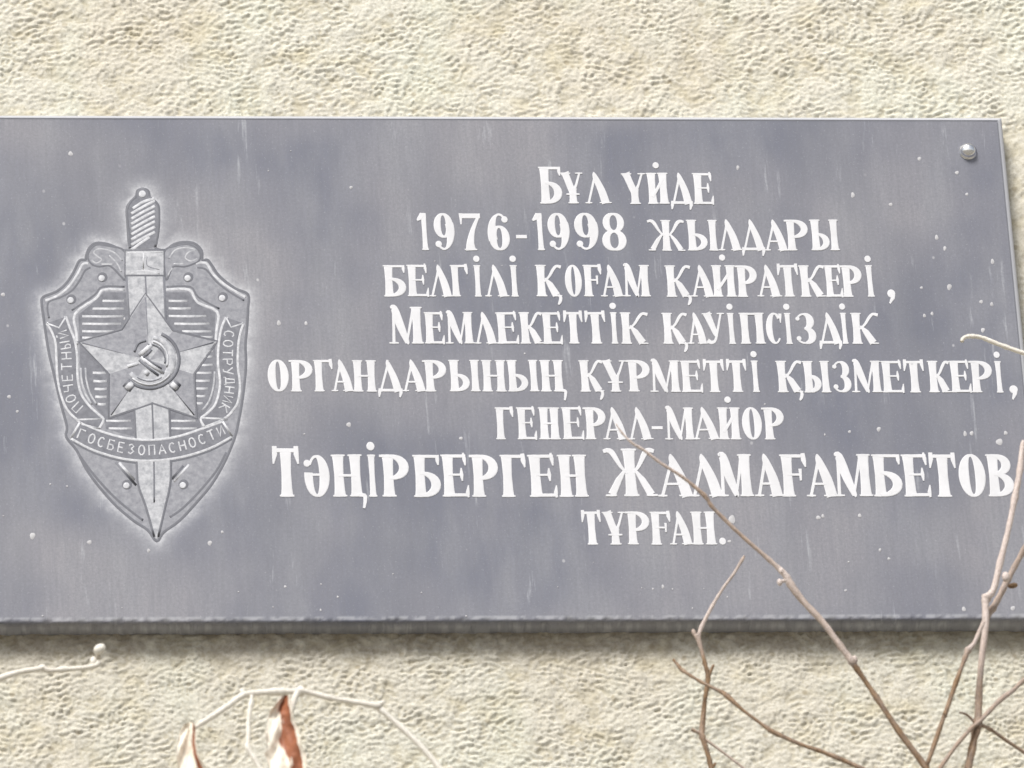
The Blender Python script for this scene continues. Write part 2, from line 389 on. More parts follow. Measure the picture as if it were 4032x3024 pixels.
# ------------------------------------------------------------------ glyphs, unit cap height
def glyph(ch_, W):
    S = min(.262, W*.39); t = .065; out = []
    def rb(*p, closed=False): out.append((list(p), closed))
    def stem(x, y0=0., y1=1., s=S, sb=True, st_=True):
        H = y1-y0
        rb((x, y0, s*(1.22 if sb else .95)), (x, y0+.06*H, s*1.06), (x, y0+.17*H, s*.96), (x, y0+.5*H, s*.86), (x, y0+.83*H, s*.96), (x, y0+.94*H, s*1.06), (x, y1, s*(1.22 if st_ else .95)))
        if sb: ser(x, y0+.022, s*.66)
        if st_: ser(x, y1-.022, s*.66)
    def ser(x, y, hw, w_=.05): rb((x-hw, y, w_*.8), (x, y, w_*1.1), (x+hw, y, w_*.8))
    def bar(x0, x1, y, w_=t): rb((x0, y, w_), (x1, y, w_))
    def tick(x, y0, y1, w0=.035, w1=.10): rb((x, y0, w1), (x, (y0+y1)/2, (w0+w1)/2), (x, y1, w0))
    def arc(cx, cy, rx, ry, a0, a1, wf, n=14):
        p = []
        for i in range(n+1):
            u = i/n; a = math.radians(a0+(a1-a0)*u)
            p.append((cx+rx*math.cos(a), cy+ry*math.sin(a), wf(u, a)))
        rb(*p)
    def ring(cx, cy, rx, ry, s, th=t):
        n = 28; p = []
        for i in range(n):
            a = 2*math.pi*i/n; c = abs(math.cos(a))
            ww = th+(s-th)*c**1.4
            p.append((cx+(rx-ww/2*.0-s/2)*math.cos(a), cy+(ry-th/2)*math.sin(a), ww))
        rb(*p, closed=True)
    def bowl(x, y0, y1, xr, s=S*.92):
        cy = (y0+y1)/2; ry = (y1-y0)/2-t/2; rx = xr-s/2-x
        arc(x, cy, rx, ry, -90, 90, lambda u, a: t+(s-t)*math.sin(math.pi*u)**1.5, 14)
    def dot(x, y, r):
        n = 14; rb(*[(x+r*.5*math.cos(2*math.pi*i/n), y+r*.5*math.sin(2*math.pi*i/n), r) for i in range(n)], closed=True)
        rb((x-r*.55, y, r*1.0), (x+r*.55, y, r*1.0))
    def diag(x0, y0, x1, y1, w0, w1=None): rb((x0, y0, w0), ((x0+x1)/2, (y0+y1)/2, (w0+(w1 or w0))/2*.93), (x1, y1, w1 or w0))
    L = S*.66; m_ = S*.35
    def lam(x0, x1, thick=S, serifs=True):
        ax = x0+(x1-x0)*.46
        diag(x0+.07, .0, ax+.01, .93, .075, .085)
        rb((ax-.035, 1.01, .035), (ax-.0, .86, thick*.62), (ax+(x1-ax)*.42, .42, thick*.92), (x1-thick*.50, .0, thick*1.02))
        if serifs: ser(x0+.08, .024, .11); ser(x1-thick*.52, .024, thick*.74)
        return ax
    def karm(x, sx=1, xr=W, top=1.0, hook=True):
        # x: stem edge, arm up thin, leg thick
        X = lambda f: x+sx*(xr-x)*f if sx > 0 else x-(x-xr)*f
        rb((X(.0), .46, .06), (X(.30), .62, .08), (X(.55), .85, .10), (X(.74), .96, .09), (X(.98), .93, .11))
        rb((X(.08), .58, .05), (X(.34), .38, S*.74), (X(.66), .035, S*.95)); ser(X(.70), .022, S*.60)
    if ch_ in 'ОоӨ': ring(W/2, .5, W/2, .51, S)
    elif ch_ == 'С':
        arc(W*.54, .5, W*.54-S/2, .475, 42, 318, lambda u, a: t+(S-t)*max(0, -math.cos(a))**1.1+.03*(u < .1), 22)
        tick(W*.90, .98, .68, .03, .12)
    elif ch_ in 'РҒГТПНҢ1БЬЕВІЫ':
        if ch_ == 'Р': stem(L, st_=True); bowl(L, .40, 1.0, W); bar(L-S*.8, L+.05, .965)
        if ch_ == 'В': stem(L); bowl(L, .50, 1.0, W*.93); bowl(L, .0, .56, W)
        if ch_ == 'Б':
            stem(L); bar(L, W*.93, .965, .075); rb((W*.90, 1.0, .10), (W*.91, .86, .09), (W*.93, .76, .035)); bowl(L, .0, .60, W)
        if ch_ == 'Г': stem(L); bar(L, W*.95, .962, .08); rb((W*.88, 1.03, .10), (W*.90, .86, .12), (W*.95, .70, .035))
        if ch_ == 'Ғ':
            stem(L); bar(L, W*.95, .962, .08); rb((W*.88, 1.03, .10), (W*.90, .86, .12), (W*.95, .70, .035)); bar(L, W*.74, .52, .06); tick(W*.74, .66, .38, .05, .08)
        if ch_ == 'Е':
            stem(L); bar(L, W*.92, .962, .08); rb((W*.84, 1.04, .05), (W*.87, .90, .10), (W*.90, .74, .035))
            bar(L, W*.74, .52, .055); rb((W*.74, .68, .035), (W*.74, .52, .10), (W*.76, .37, .035))
            bar(L, W*.95, .038, .08); rb((W*.95, -.02, .05), (W*.93, .10, .10), (W*.97, .27, .03))
        if ch_ == 'Т':
            stem(W/2, st_=False); bar(.05, W-.05, .962, .085)
            rb((.07, 1.05, .10), (.07, .88, .11), (.035, .68, .035)); rb((W-.07, 1.05, .10), (W-.07, .88, .11), (W-.035, .68, .035))
        if ch_ == 'П': stem(L); stem(W-L); bar(L, W-L, .962, .075)
        if ch_ in 'НҢ':
            xr = W-L-(.04 if ch_ == 'Ң' else 0)
            stem(L); stem(xr); bar(L, xr, .50, .065)
            if ch_ == 'Ң': rb((xr, .03, .07), (W-.03, .02, .10), (W-.02, -.10, .09), (W-.06, -.28, .06))
        if ch_ == 'І': stem(W/2); dot(W/2+.0, 1.20, .105)
        if ch_ == 'Ы':
            b_ = W*.66; stem(L); bowl(L, .0, .56, b_, S*.85); stem(W-L*.95, s=S*.9)
        if ch_ == '1': stem(W*.60, st_=False); rb((W*.10, .80, .05), (W*.30, .86, .12), (W*.52, .97, .14))
    elif ch_ == 'Л': lam(0, W)
    elif ch_ == 'А': lam(0, W); bar(W*.22, W*.66, .30, .06)
    elif ch_ == 'Д':
        ax = lam(.02, W-.02, S*.95, False); bar(.04, W-.04, .045, .09)
        rb((.06, .10, .09), (.05, -.04, .10), (.03, -.17, .05)); rb((W-.06, .10, .12), (W-.06, -.04, .11), (W-.10, -.18, .05))
    elif ch_ == 'М':
        diag(.10, 0, .14, .92, .085); ser(.10, .024, .13)
        rb((.05, .985, .05), (.16, .96, S*.72), (W*.32, .52, S*.86), (W*.50, .06, S*.50), (W*.51, .0, .06))
        rb((W*.50, .04, .06), (W*.62, .5, .07), (W-S*.9, .97, .08))
        stem(W-L*.95, s=S*.95)
    elif ch_ == 'Й':
        stem(L); stem(W-L); rb((L, .22, .10), (W/2, .5, .10), (W-L, .80, .10)); dot(W/2, 1.24, .105)
    elif ch_ in 'КҚ':
        stem(L); karm(L+S*.30)
        if ch_ == 'Қ': rb((W-.14, .05, .08), (W-.07, -.04, .10), (W-.10, -.17, .10), (W-.16, -.26, .05))
    elif ch_ == 'Ж':
        stem(W/2, s=S*.95)
        for sg in (1, -1):
            X = lambda f: W/2+sg*(W/2)*f
            rb((X(.12), .48, .05), (X(.36), .64, .08), (X(.62), .90, .12), (X(.80), .965, .10), (X(.98), .94, .08))
            rb((X(.18), .56, .05), (X(.46), .34, S*.52), (X(.76), .035, S*.66)); ser(X(.79), .022, S*.46)
    elif ch_ == 'У':
        rb((S*.45, 1.0, S*1.1), (S*.60, .9, S*.9), (W*.52, .36, S*.62), (W*.56, .24, .08)); ser(S*.5, .976, S*.65)
        rb((W-.09, .98, .07), (W*.62, .36, .08), (W*.48, .10, .09), (W*.28, .05, .12), (W*.12, .12, .14)); ser(W-.10, .976, .12)
    elif ch_ in 'ҮҰ':
        rb((S*.45, 1.0, S*1.1), (S*.62, .88, S*.88), (W*.42, .50, S*.86), (W*.48, .42, S*.9)); ser(S*.5, .976, S*.65)
        rb((W-.08, .98, .07), (W*.70, .62, .08), (W*.54, .40, .11)); ser(W-.10, .976, .12)
        stem(W*.50, 0, .50, st_=False)
        if ch_ == 'Ұ': rb((W*.18, .30, .05), (W*.5, .30, .075), (W*.82, .30, .05))
    elif ch_ == 'З':
        s = S*.95
        arc(W*.42, .73, W*.50-s/2, .235, 150, -88, lambda u, a: t+(s-t)*max(0, math.cos(a))**1.2, 16)
        arc(W*.42, .27, W*.56-s/2, .235, 88, -150, lambda u, a: t+(s-t)*max(0, math.cos(a))**1.2, 16)
        dot(W*.14, .82, .07); dot(W*.14, .18, .08)
    elif ch_ == 'Ә':
        arc(W*.50, .5, W*.5-S/2, .465, 145, -190, lambda u, a: t+(S-t)*max(0, math.cos(a))**1.1+(S*.85-t)*max(0, -math.cos(a))**1.3*(u > .5), 30)
        bar(W*.16, W*.84, .53, .06); dot(W*.15, .80, .085)
    elif ch_ == '9':
        ring(W*.47, .67, W*.45, .335, S*.85); arc(W*.44, .50, W*.54-S/2, .465, 30, -130, lambda u, a: t+(S-t)*max(0, math.cos(a-.3))**1.1, 16)
        dot(W*.20, .17, .09)
    elif ch_ == '6':
        ring(W*.53, .33, W*.45, .335, S*.85); arc(W*.56, .50, W*.54-S/2, .465, 210, 50, lambda u, a: t+(S-t)*max(0, -math.cos(a-.3))**1.1, 16)
        dot(W*.80, .83, .09)
    elif ch_ == '8': ring(W/2, .745, W*.44, .265, S*.75); ring(W/2, .265, W*.50, .275, S*.85)
    elif ch_ == '7':
        bar(.05, W-.02, .93, .13); tick(.07, 1.0, .70, .035, .11)
        rb((W-.06, .93, .08), (W*.62, .56, .13), (W*.48, .22, S*.85), (W*.48, .0, S*1.15)); ser(W*.48, .024, S*.7)
    elif ch_ == '-': rb((0, .37, .095), (W, .37, .095))
    elif ch_ == '.': dot(W/2, .10, .11)
    elif ch_ == ',': dot(W*.55, .10, .13); rb((W*.72, .12, .16), (W*.66, -.04, .13), (W*.30, -.22, .05))
    return out

# lines: (chars, x extents in photo px, baseline, cap height)
def z3(v): return [(1500+.9494*a, 1500+.9494*b_) for a, b_ in v]
def z4(v): return [(1000+.7233*a, 1000+.7233*b_) for a, b_ in v]
def z5(v): return [(2450+.7152*a, 2450+.7152*b_) for a, b_ in v]
T_ = []
def line(s, boxes, base, H, first=None):
    assert len(s) == len(boxes), (s, len(boxes))
    for i, (c_, bx) in enumerate(zip(s, boxes)):
        h = first if (first and i == 0) else H
        T_.append((c_, bx[0], bx[1], base, h))
line('БҰЛ', z3([(655, 752), (752, 840), (848, 948)]), 802, 122, 145)
line('ҮЙДЕ', z3([(1005, 1100), (1103, 1196), (1198, 1292), (1292, 1380)]), 804, 122)
line('1976-1998', z3([(148, 204), (218, 310), (322, 418), (438, 536), (560, 606), (626, 684), (690, 787), (800, 907), (914, 1018)]), 986, 146)
line('ЖЫЛДАРЫ', z3([(1103, 1262), (1268, 1400), (1400, 1492), (1492, 1592), (1588, 1684), (1680, 1775), (1780, 1902)]), 987, 121)
line('БЕЛГІЛІ', z3([(8, 104), (106, 198), (200, 292), (290, 366), (372, 430), (432, 524), (522, 582)]), 1168, 124)
line('ҚОҒАМ', z3([(640, 752), (762, 834), (838, 918), (912, 1002), (1002, 1118)]), 1168, 124)
line('ҚАЙРАТКЕРІ,', z3([(1180, 1290), (1285, 1378), (1372, 1474), (1474, 1562), (1560, 1654), (1646, 1738), (1736, 1846), (1842, 1916), (1912, 2000), (2002, 2060), (2090, 2132)]), 1169, 124)
line('МЕМЛЕКЕТТІК', z4([(735, 922), (925, 1038), (1042, 1198), (1200, 1318), (1318, 1442), (1444, 1574), (1566, 1680), (1682, 1794), (1802, 1922), (1924, 1996), (1994, 2152)]), 1354, 124, 145)
line('ҚАУІПСІЗДІК', z5([(218, 362), (358, 462), (452, 568), (566, 642), (646, 788), (790, 884), (882, 952), (954, 1072), (1078, 1208), (1192, 1258), (1260, 1418)]), 1355, 122)
line('ОРГАНДАРЫНЫҢ', z4([(72, 190), (194, 320), (322, 432), (420, 536), (534, 668), (668, 806), (804, 930), (926, 1052), (1058, 1232), (1236, 1372), (1376, 1552), (1556, 1696)]), 1542, 124)
line('ҚҰР', z4([(1772, 1906), (1900, 2030), (2034, 2160)]), 1543, 124)
line('МЕТТІ', z5([(152, 320), (322, 444), (446, 568), (574, 692), (696, 772)]), 1544, 124)
line('ҚЫЗМЕТКЕРІ,', z5([(850, 998), (996, 1150), (1158, 1264), (1264, 1430), (1428, 1552), (1550, 1670), (1684, 1808), (1804, 1922), (1918, 2042), (2040, 2114), (2128, 2172)]), 1546, 124)
line('ГЕНЕРАЛ', z4([(1312, 1416), (1430, 1540), (1548, 1668), (1676, 1798), (1798, 1918), (1902, 2030), (2036, 2162)]), 1731, 126)
line('-МАЙОР', z5([(160, 222), (234, 400), (388, 530), (524, 652), (662, 774), (778, 896)]), 1731, 126)
line('ТӘҢІРБЕРГЕН', z4([(94, 252), (266, 412), (422, 604), (600, 688), (692, 848), (862, 1016), (1020, 1172), (1180, 1332), (1342, 1488), (1494, 1652), (1656, 1820)]), 1957, 166, 190)
line('Ж', [(2378, 2588)], 1956, 188)
line('АЛМАҒАМБЕТОВ', z5([(196, 386), (374, 552), (524, 722), (730, 880), (872, 1024), (1014, 1180), (1164, 1378), (1378, 1544), (1546, 1700), (1692, 1850), (1856, 2008), (2008, 2158)]), 1956, 166)
line('ТҰРҒАН.', [(2290, 2372), (2378, 2466), (2468, 2560), (2560, 2644), (2638, 2724), (2722, 2822), (2828, 2858)], 2145, 130)

cache = {}
for (c_, x0, x1, base, H) in T_:
    W = (x1-x0)/H; key = (c_, round(W*25))
    if key not in cache:
        Wk = key[1]/25; mb = MB()
        for k_, (pts_, cl) in enumerate(glyph(c_, Wk)):
            h = .00035+.00002*k_
            if not cl and len(pts_) > 3 and len(pts_) < 8 and any(abs(pts_[i][0]-pts_[0][0]) > .02 for i in range(len(pts_))): pts_ = cr(pts_, 4)
            ribbon_faces(mb, pts_, h, cl, T=lambda x, z, hh: (x, -hh, z))
        cache[key] = mb.mesh('letter')
    xs_ = 4.0*H/124; wd_ = x1-x0; x0, x1 = x0+wd_*.012, x1-wd_*.015
    A_ = P(x0+xs_, base); B_ = P(x1+xs_, base); Tz = P((x0+x1)/2, base-H)
    o = link('letter', cache[key], M_letter, root)
    o.location = Vector((A_.x+random.uniform(-1, 1)*.0002, -THICK, A_.z+random.uniform(-1, 1)*.0002)) - root.location
    o.scale = ((B_.x-A_.x)/(key[1]/25), 1, Tz.z-A_.z)
    o.rotation_euler.y = random.uniform(-.012, .012)

# ------------------------------------------------------------------ emblem, a shallow etching
TP0 = TP
TP = lambda x, z, h: TP0(x, z, h*.27)
mb = MB(); poly_faces(mb, oc, .45, TP)
emb = child(mb.build('emblem', M_plate)); emb['label'] = 'etched shield and sword emblem with a frosted outline'
def sub(name, mb, mat, smooth=False):
    o = mb.build(name, mat, emb, smooth); o.location = -root.location-emb.location; return o
emb_loc = emb.location.copy()
def sub(name, mb, mat, smooth=False):
    o = mb.build(name, mat, None, smooth); o.parent = emb; o.location = -(root.location+emb_loc); return o
def stroke(name, pts, w_, h, mat, n=5, closed=False, base=0., smooth=True):
    mb = MB(); p = cr(pts, n, closed) if n > 1 else pts
    ribbon_faces(mb, [(q[0], q[1], w_) for q in p], h, closed, True, TP, base=base); return sub(name, mb, mat, smooth)
stroke('outline', outline, 12, .75, M_dark, 4, True, .3)
# second, pale line of the upper shoulders
stroke('shoulder_line', [E1(*q) for q in [(1545, 822), (1640, 822), (1700, 915), (1800, 1010), (1920, 1085), (2000, 1130)]], 11, .8, M_ridge, 5, base=.3)
stroke('shoulder_line', [E1(*q) for q in [(570, 822), (520, 830), (470, 920), (400, 1025), (300, 1110), (180, 1160)]], 10, .8, M_ridge, 5, base=.3)
stroke('shoulder_line', [E1(*q) for q in [(590, 860), (540, 890), (490, 980), (420, 1070), (320, 1130), (215, 1170), (200, 1240), (215, 1320)]], 10, .72, M_dark, 5, base=.3)
stroke('shoulder_line', [E1(*q) for q in [(1560, 860), (1640, 880), (1730, 985), (1850, 1080), (1985, 1160)]], 10, .72, M_dark, 5, base=.3)
stroke('lower_shield_line', [E2(*q) for q in [(430, 800), (560, 975), (720, 1150), (860, 1270), (960, 1345)]], 12, .72, M_dark, 5, base=.3)
stroke('lower_shield_line', [E2(*q) for q in [(1640, 790), (1560, 940), (1420, 1110), (1280, 1250), (1180, 1320)]], 12, .72, M_dark, 5, base=.3)
# hatched inner field
field = [E1(*q) for q in [(905, 1085), (710, 1085), (650, 1150), (480, 1290), (490, 1500)]]+[E2(*q) for q in [(445, 60), (470, 230), (540, 390), (640, 500), (660, 600), (880, 660), (1180, 660), (1430, 610), (1440, 500), (1520, 390), (1555, 230), (1555, 20)]]+[E1(*q) for q in [(1715, 1490), (1725, 1270), (1560, 1190), (1480, 1085), (1270, 1085)]]
mb = MB(); poly_faces(mb, field, .55, TP, .3); sub('hatched_field', mb, M_field)
stroke('field_border', [E1(*q) for q in [(905, 1062), (710, 1062), (640, 1140), (450, 1280), (462, 1450), (470, 1560)]], 10, .95, M_ridge, 4, base=.4)
stroke('field_border', [E1(*q) for q in [(1275, 1062), (1485, 1062), (1560, 1175), (1740, 1262), (1735, 1420), (1722, 1560)]], 10, .95, M_ridge, 4, base=.4)
stroke('field_border', [E1(*q) for q in [(900, 1035), (700, 1035), (625, 1110), (420, 1250)]], 10, .7, M_dark, 4, base=.3)
stroke('field_border', [E1(*q) for q in [(1280, 1035), (1495, 1035), (1570, 1130), (1760, 1235)]], 10, .7, M_dark, 4, base=.3)
def bars(lst, cv, wd=14):
    for (x0, x1, y) in lst:
        a_, b_ = cv(x0, y), cv(x1, y)
        stroke('hatch_bar', [a_, ((a_[0]+b_[0])/2, (a_[1]+b_[1])/2+1), b_], wd-2, .8, M_ridge, 1, base=.4)
bars([(700, 895, 1162), (610, 895, 1232), (515, 890, 1302), (515, 870, 1370), (515, 800, 1438), (515, 690, 1496)], E1)
bars([(1300, 1470, 1162), (1300, 1500, 1230), (1300, 1640, 1300), (1350, 1670, 1370), (1420, 1690, 1438), (1570, 1700, 1490)], E1)
bars([(550, 660, 140), (555, 665, 208), (565, 665, 272), (570, 665, 336), (590, 660, 396)], E2, 15)
bars([(1470, 1530, -40), (1420, 1530, 8), (1395, 1530, 75), (1390, 1520, 140), (1390, 1505, 205), (1388, 1490, 268), (1388, 1470, 330), (1392, 1450, 388)], E2, 14)
bars([(660, 860, 532), (680, 870, 594), (1190, 1390, 532), (1190, 1400, 594)], E2, 13)
for k_ in range(2): stroke('hatch_curve', [E2(x+k_*38, y) for x, y in [(452, 100), (460, 200), (490, 310), (545, 400)]], 8, .9, M_light, 4, base=.4)
stroke('hatch_curve', [E2(x, y) for x, y in [(1545, 130), (1535, 250), (1500, 370), (1440, 450)]], 8, .9, M_light, 4, base=.4)
# sword
G = lambda x, y: (420+.3014*x, 700+.3014*y)
mb = MB()
bl = [G(262, 1280), G(742, 1280)]+[E2(*q) for q in [(1172, 420), (1185, 900), (1178, 1060), (1140, 1230), (1082, 1480), (1068, 1500), (1055, 1480), (985, 1230), (925, 1060), (912, 900), (890, 400)]]
cb_ = [G(505, 1280), E2(1035, 400), E2(1050, 900), E2(1052, 1200)]
poly_faces(mb, bl, 1.1, TP, .3); sub('sword_blade', mb, M_light)
stroke('blade_groove', cb_, 14, 1.3, M_dark, 4, base=1.0)
stroke('blade_edge', [bl[0], bl[-1], bl[-2], bl[-3], bl[-4], bl[-5]], 13, 1.3, M_dark, 3, base=.4)
stroke('blade_edge', [bl[1], bl[2], bl[3], bl[4], bl[5], bl[6]], 13, 1.3, M_dark, 3, base=.4)
hilt = [G(*q) for q in [(385, 255), (555, 255), (650, 330), (680, 425), (672, 700), (632, 900), (305, 905), (300, 790), (275, 560), (272, 415), (320, 310)]]
mb = MB(); poly_faces(mb, cr(hilt, 3, True), .9, TP, .3); sub('sword_hilt', mb, M_field)
for k_ in range(9):
    y = 380+k_*68; xl = 320 if k_ > 0 else 340; xr = 630 if k_ < 8 else 560
    stroke('grip_wrap', [G(xl, y+20), G((xl+xr)/2, y-70), G(xr, y-150 if k_ else y-110)], 12, 1.5, M_ridge, 5, base=.7)
stroke('hilt_edge', [G(*q) for q in [(385, 255), (320, 310), (272, 415), (275, 560), (300, 790), (305, 920)]], 12, 1.2, M_dark, 4, base=.3)
stroke('hilt_edge', [G(*q) for q in [(560, 255), (650, 330), (680, 425), (672, 700), (632, 900)]], 12, 1.2, M_dark, 4, base=.3)
def disc(name, cx, cy, r, h, mat, base=.3):
    mb = MB(); n = 18; rows = []
    for rr, hh in ((1, base), (.95, base+(h-base)*.5), (.7, base+(h-base)*.85), (.35, h)):
        rows += [TP(cx+r*rr*math.cos(2*math.pi*i/n), cy+r*rr*math.sin(2*math.pi*i/n), hh) for i in range(n)]
    fs = [(a*n+i, a*n+(i+1) % n, (a+1)*n+(i+1) % n, (a+1)*n+i) for a in range(3) for i in range(n)]+[tuple(3*n+i for i in range(n))]
    mb.add(rows, fs); return sub(name, mb, mat, True)
disc('pommel_ring', *G(468, 208), 25, 1.0, M_field); disc('pommel_bead', *G(466, 212), 14, 2.2, M_ridge, .9)
guard = [G(248, 955), G(742, 955), G(742, 1265), G(248, 1265)]
mb = MB(); poly_faces(mb, guard, 1.4, TP, .3); sub('sword_guard', mb, M_light)
stroke('guard_line', [G(270, 975), G(730, 975)], 8, 1.7, M_ridge, 1, base=1.2)
stroke('guard_line', [G(480, 980), G(480, 1200)], 9, 1.7, M_ridge, 1, base=1.2)
stroke('guard_line', [G(290, 1255), G(480, 1205), G(690, 1255)], 10, 1.7, M_ridge, 3, base=1.2)
stroke('guard_line', [G(530, 1030), G(530, 1150), G(690, 1200)], 6, 1.6, M_field, 3, base=1.2)
stroke('guard_edge', [G(240, 945), G(752, 945), G(752, 1278), G(240, 1278)], 12, 1.5, M_dark, 1, True, base=.3)
# curls beside the guard
for sgn, cpts, sp in ((-1, [(900, 720), (760, 668), (650, 655), (590, 700), (568, 765), (600, 825), (670, 850), (770, 845), (870, 940), (905, 960)],
                       [[(600, 790), (640, 820), (690, 790), (650, 755), (620, 720), (680, 690), (800, 720), (880, 800)], [(690, 830), (790, 830)], [(760, 750), (830, 820), (870, 900)]]),
                      (1, [(1262, 720), (1360, 668), (1460, 650), (1545, 680), (1585, 740), (1570, 800), (1510, 830), (1440, 850), (1340, 850), (1300, 930), (1275, 960)],
                       [[(1560, 780), (1500, 800), (1450, 770), (1480, 720), (1540, 700), (1460, 680), (1360, 700), (1300, 780)], [(1345, 825), (1440, 825)], [(1290, 940), (1330, 860)]])):
    mb = MB(); poly_faces(mb, cr([E1(*q) for q in cpts], 3, True), .8, TP, .3); sub('guard_scroll', mb, M_plate)
    stroke('scroll_edge', [E1(*q) for q in cpts], 10, 1.0, M_dark, 4, True, base=.4)
    for s_ in sp: stroke('scroll_line', [E1(*q) for q in s_], 8, 1.1, M_light, 5, base=.6)
# rivets
for q in [E1(692, 958), E1(410, 1158), E1(1472, 958), E1(1785, 1138), E2(825, 1062), E2(1285, 1060)]:
    disc('rivet_seat', q[0]+3, q[1]-4, 21, .62, M_dark); disc('rivet', q[0], q[1], 13, 2.2, M_ridge)
# star
ctr = (588, 1419)
tips = [(573, 1162), (849, 1346), (770, 1641), (433, 1641), (315, 1348)]
inn = [(679, 1305), (760, 1472), (601, 1583), (433, 1472), (482, 1301)]
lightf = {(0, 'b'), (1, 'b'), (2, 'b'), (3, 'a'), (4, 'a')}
mb = MB()
for i in range(5):
    t_, nx2, pv = tips[i], inn[i], inn[i-1]
    for side, k2 in (('b', nx2), ('a', pv)):
        tri = [TP(*ctr, 3.2), TP(*t_, 1.3), TP(*k2, 1.3)]
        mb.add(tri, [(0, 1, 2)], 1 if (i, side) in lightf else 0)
        mb.add([TP(*t_, 1.3), TP(*k2, 1.3), TP(*k2, .3), TP(*t_, .3)], [(0, 1, 2, 3)], 0)
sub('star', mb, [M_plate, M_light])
edge_ = []
for i in range(5): edge_ += [tips[i], inn[i]]
stroke('star_edge', [(ctr[0]+(x-ctr[0])*1.03, ctr[1]+(y-ctr[1])*1.03) for x, y in edge_], 12, 1.5, M_dark, 1, True, base=.3)
for i in range(5): 
    stroke('star_ridge', [(tips[i][0]*.97+ctr[0]*.03, tips[i][1]*.97+ctr[1]*.03), ((tips[i][0]+ctr[0])/2, (tips[i][1]+ctr[1])/2), ctr], 6, 3.3 if 0 else 2.6, M_dark if i in (1, 4) else M_field, 1, base=1.2)
# sickle and hammer, standing on the star
K = lambda x, y: (380+.217*x, 1250+.217*y)
pc = K(960, 770)
def ell(rx, ry, a0, a1, st=9, cx=0, cy=0): return [(pc[0]+cx+rx*math.cos(math.radians(a)), pc[1]+cy+ry*math.sin(math.radians(a))) for a in range(a0, a1+1, st)]
stroke('sickle_edge', ell(117, 112, -66, 132), 15, 4.6, M_dark, 1, base=1.)
mb = MB(); p = ell(91, 89, -80, 145)
ribbon_faces(mb, [(q[0], q[1], 12+24*math.sin(math.pi*min(1, (i+1)/(len(p)+2)))) for i, q in enumerate(p)], 5.4, False, True, TP, base=1.); sub('sickle', mb, M_light, True)
stroke('sickle_line', ell(73, 74, -78, 20, 7), 9, 6.2, M_ridge, 1, base=1.); stroke('sickle_line', ell(98, 97, 35, 135, 7), 10, 6.2, M_ridge, 1, base=1.)
stroke('sickle_line', ell(62, 63, -95, 15, 7, 0, 2), 8, 5.0, M_dark, 1, base=1.); stroke('sickle_line', ell(84, 84, 55, 125, 7), 8, 6.0, M_dark, 1, base=1.)
stroke('hammer_head_edge', [K(690, 620), K(760, 470), K(900, 420)], 10, 5.2, M_dark, 4, base=2)
stroke('hammer_head_edge', [K(850, 730), K(960, 630), K(1000, 580)], 12, 5.4, M_dark, 1, base=2)
stroke('hammer_head', [K(780, 690), K(1000, 495)], 20, 6.0, M_ridge, 1, base=2)
stroke('hammer_handle_edge', [K(770, 770), K(960, 930), K(1120, 1050)], 11, 5.6, M_dark, 1, base=2)
stroke('hammer_handle_edge', [K(860, 700), K(1020, 830), K(1180, 930)], 9, 5.3, M_dark, 1, base=2)
stroke('hammer_handle', [K(800, 720), K(1000, 870), K(1220, 1010)], 15, 6.4, M_ridge, 1, base=2)
stroke('tip_mark', [K(560, 890), K(760, 830)], 15, 5.2, M_ridge, 1, base=1)
stroke('star_mark', [K(870, 980), K(940, 1040)], 22, 5.0, M_light, 1, base=1)  # short pale etched mark on the star
stroke('handle_rim', [K(660, 1160), K(540, 1300)], 46, 3.8, M_dark, 1, base=1); stroke('sickle_handle', [K(650, 1180), K(540, 1300)], 28, 5.2, M_ridge, 1, base=1)
stroke('handle_rim', [K(1370, 1190), K(1480, 1290)], 44, 3.8, M_dark, 1, base=1); stroke('hammer_grip', [K(1360, 1190), K(1470, 1290)], 26, 5.2, M_ridge, 1, base=1)
# lower V lines
stroke('lower_fold_line', [E2(765, 875), E2(890, 1015)], 11, 1.0, M_ridge, 1, base=.3); stroke('lower_fold_line', [E2(1335, 890), E2(1215, 1030)], 9, 1.0, M_ridge, 1, base=.3)
stroke('lower_fold_line', [E2(735, 870), E2(905, 1060)], 12, .8, M_dark, 1, base=.3); stroke('lower_fold_line', [E2(1290, 900), E2(1195, 1010)], 12, .8, M_dark, 1, base=.3)
# ribbons
D_ = lambda x, y: (240+.3255*x, 1600+.3255*y)
def band_poly(a_, b_, name, conv, folds=(), zig=None):
    A2 = cr([conv(*q) for q in a_], 5); B2 = cr([conv(*q) for q in b_], 5)
    zz = [conv(*q) for q in zig] if zig else []
    mb = MB(); poly_faces(mb, A2+B2[::-1]+zz, 1.5, TP, .3); o = sub(name, mb, M_field)
    stroke('ribbon_border', A2, 11, 2.0, M_ridge, 1, base=1.2); stroke('ribbon_border', B2, 11, 2.0, M_ridge, 1, base=1.2)
    if zz: stroke('ribbon_border', [B2[0]]+zz+[A2[0]], 10, 2.0, M_ridge, 1, base=1.2)
    for f_ in folds: stroke('ribbon_border', [conv(*q) for q in f_], 10, 2.05, M_ridge, 1, base=1.2)
    ca = [(x, y) for x, y in A2]
low_top = [(230, 195), (500, 310), (800, 388), (1100, 408), (1400, 370), (1700, 275), (1955, 185)]
low_bot = [(122, 385), (400, 530), (750, 630), (1080, 655), (1450, 612), (1800, 505), (2068, 362)]
LA = lambda x, y: (150+.2834*x, 1230+.2834*y); LB = lambda x, y: (780+.2834*x, 1230+.2834*y)
lo = [(120, 150), (190, 260), (245, 420), (258, 650), (272, 900), (310, 1110), (375, 1290), (450, 1400), (545, 1490), (600, 1550)]
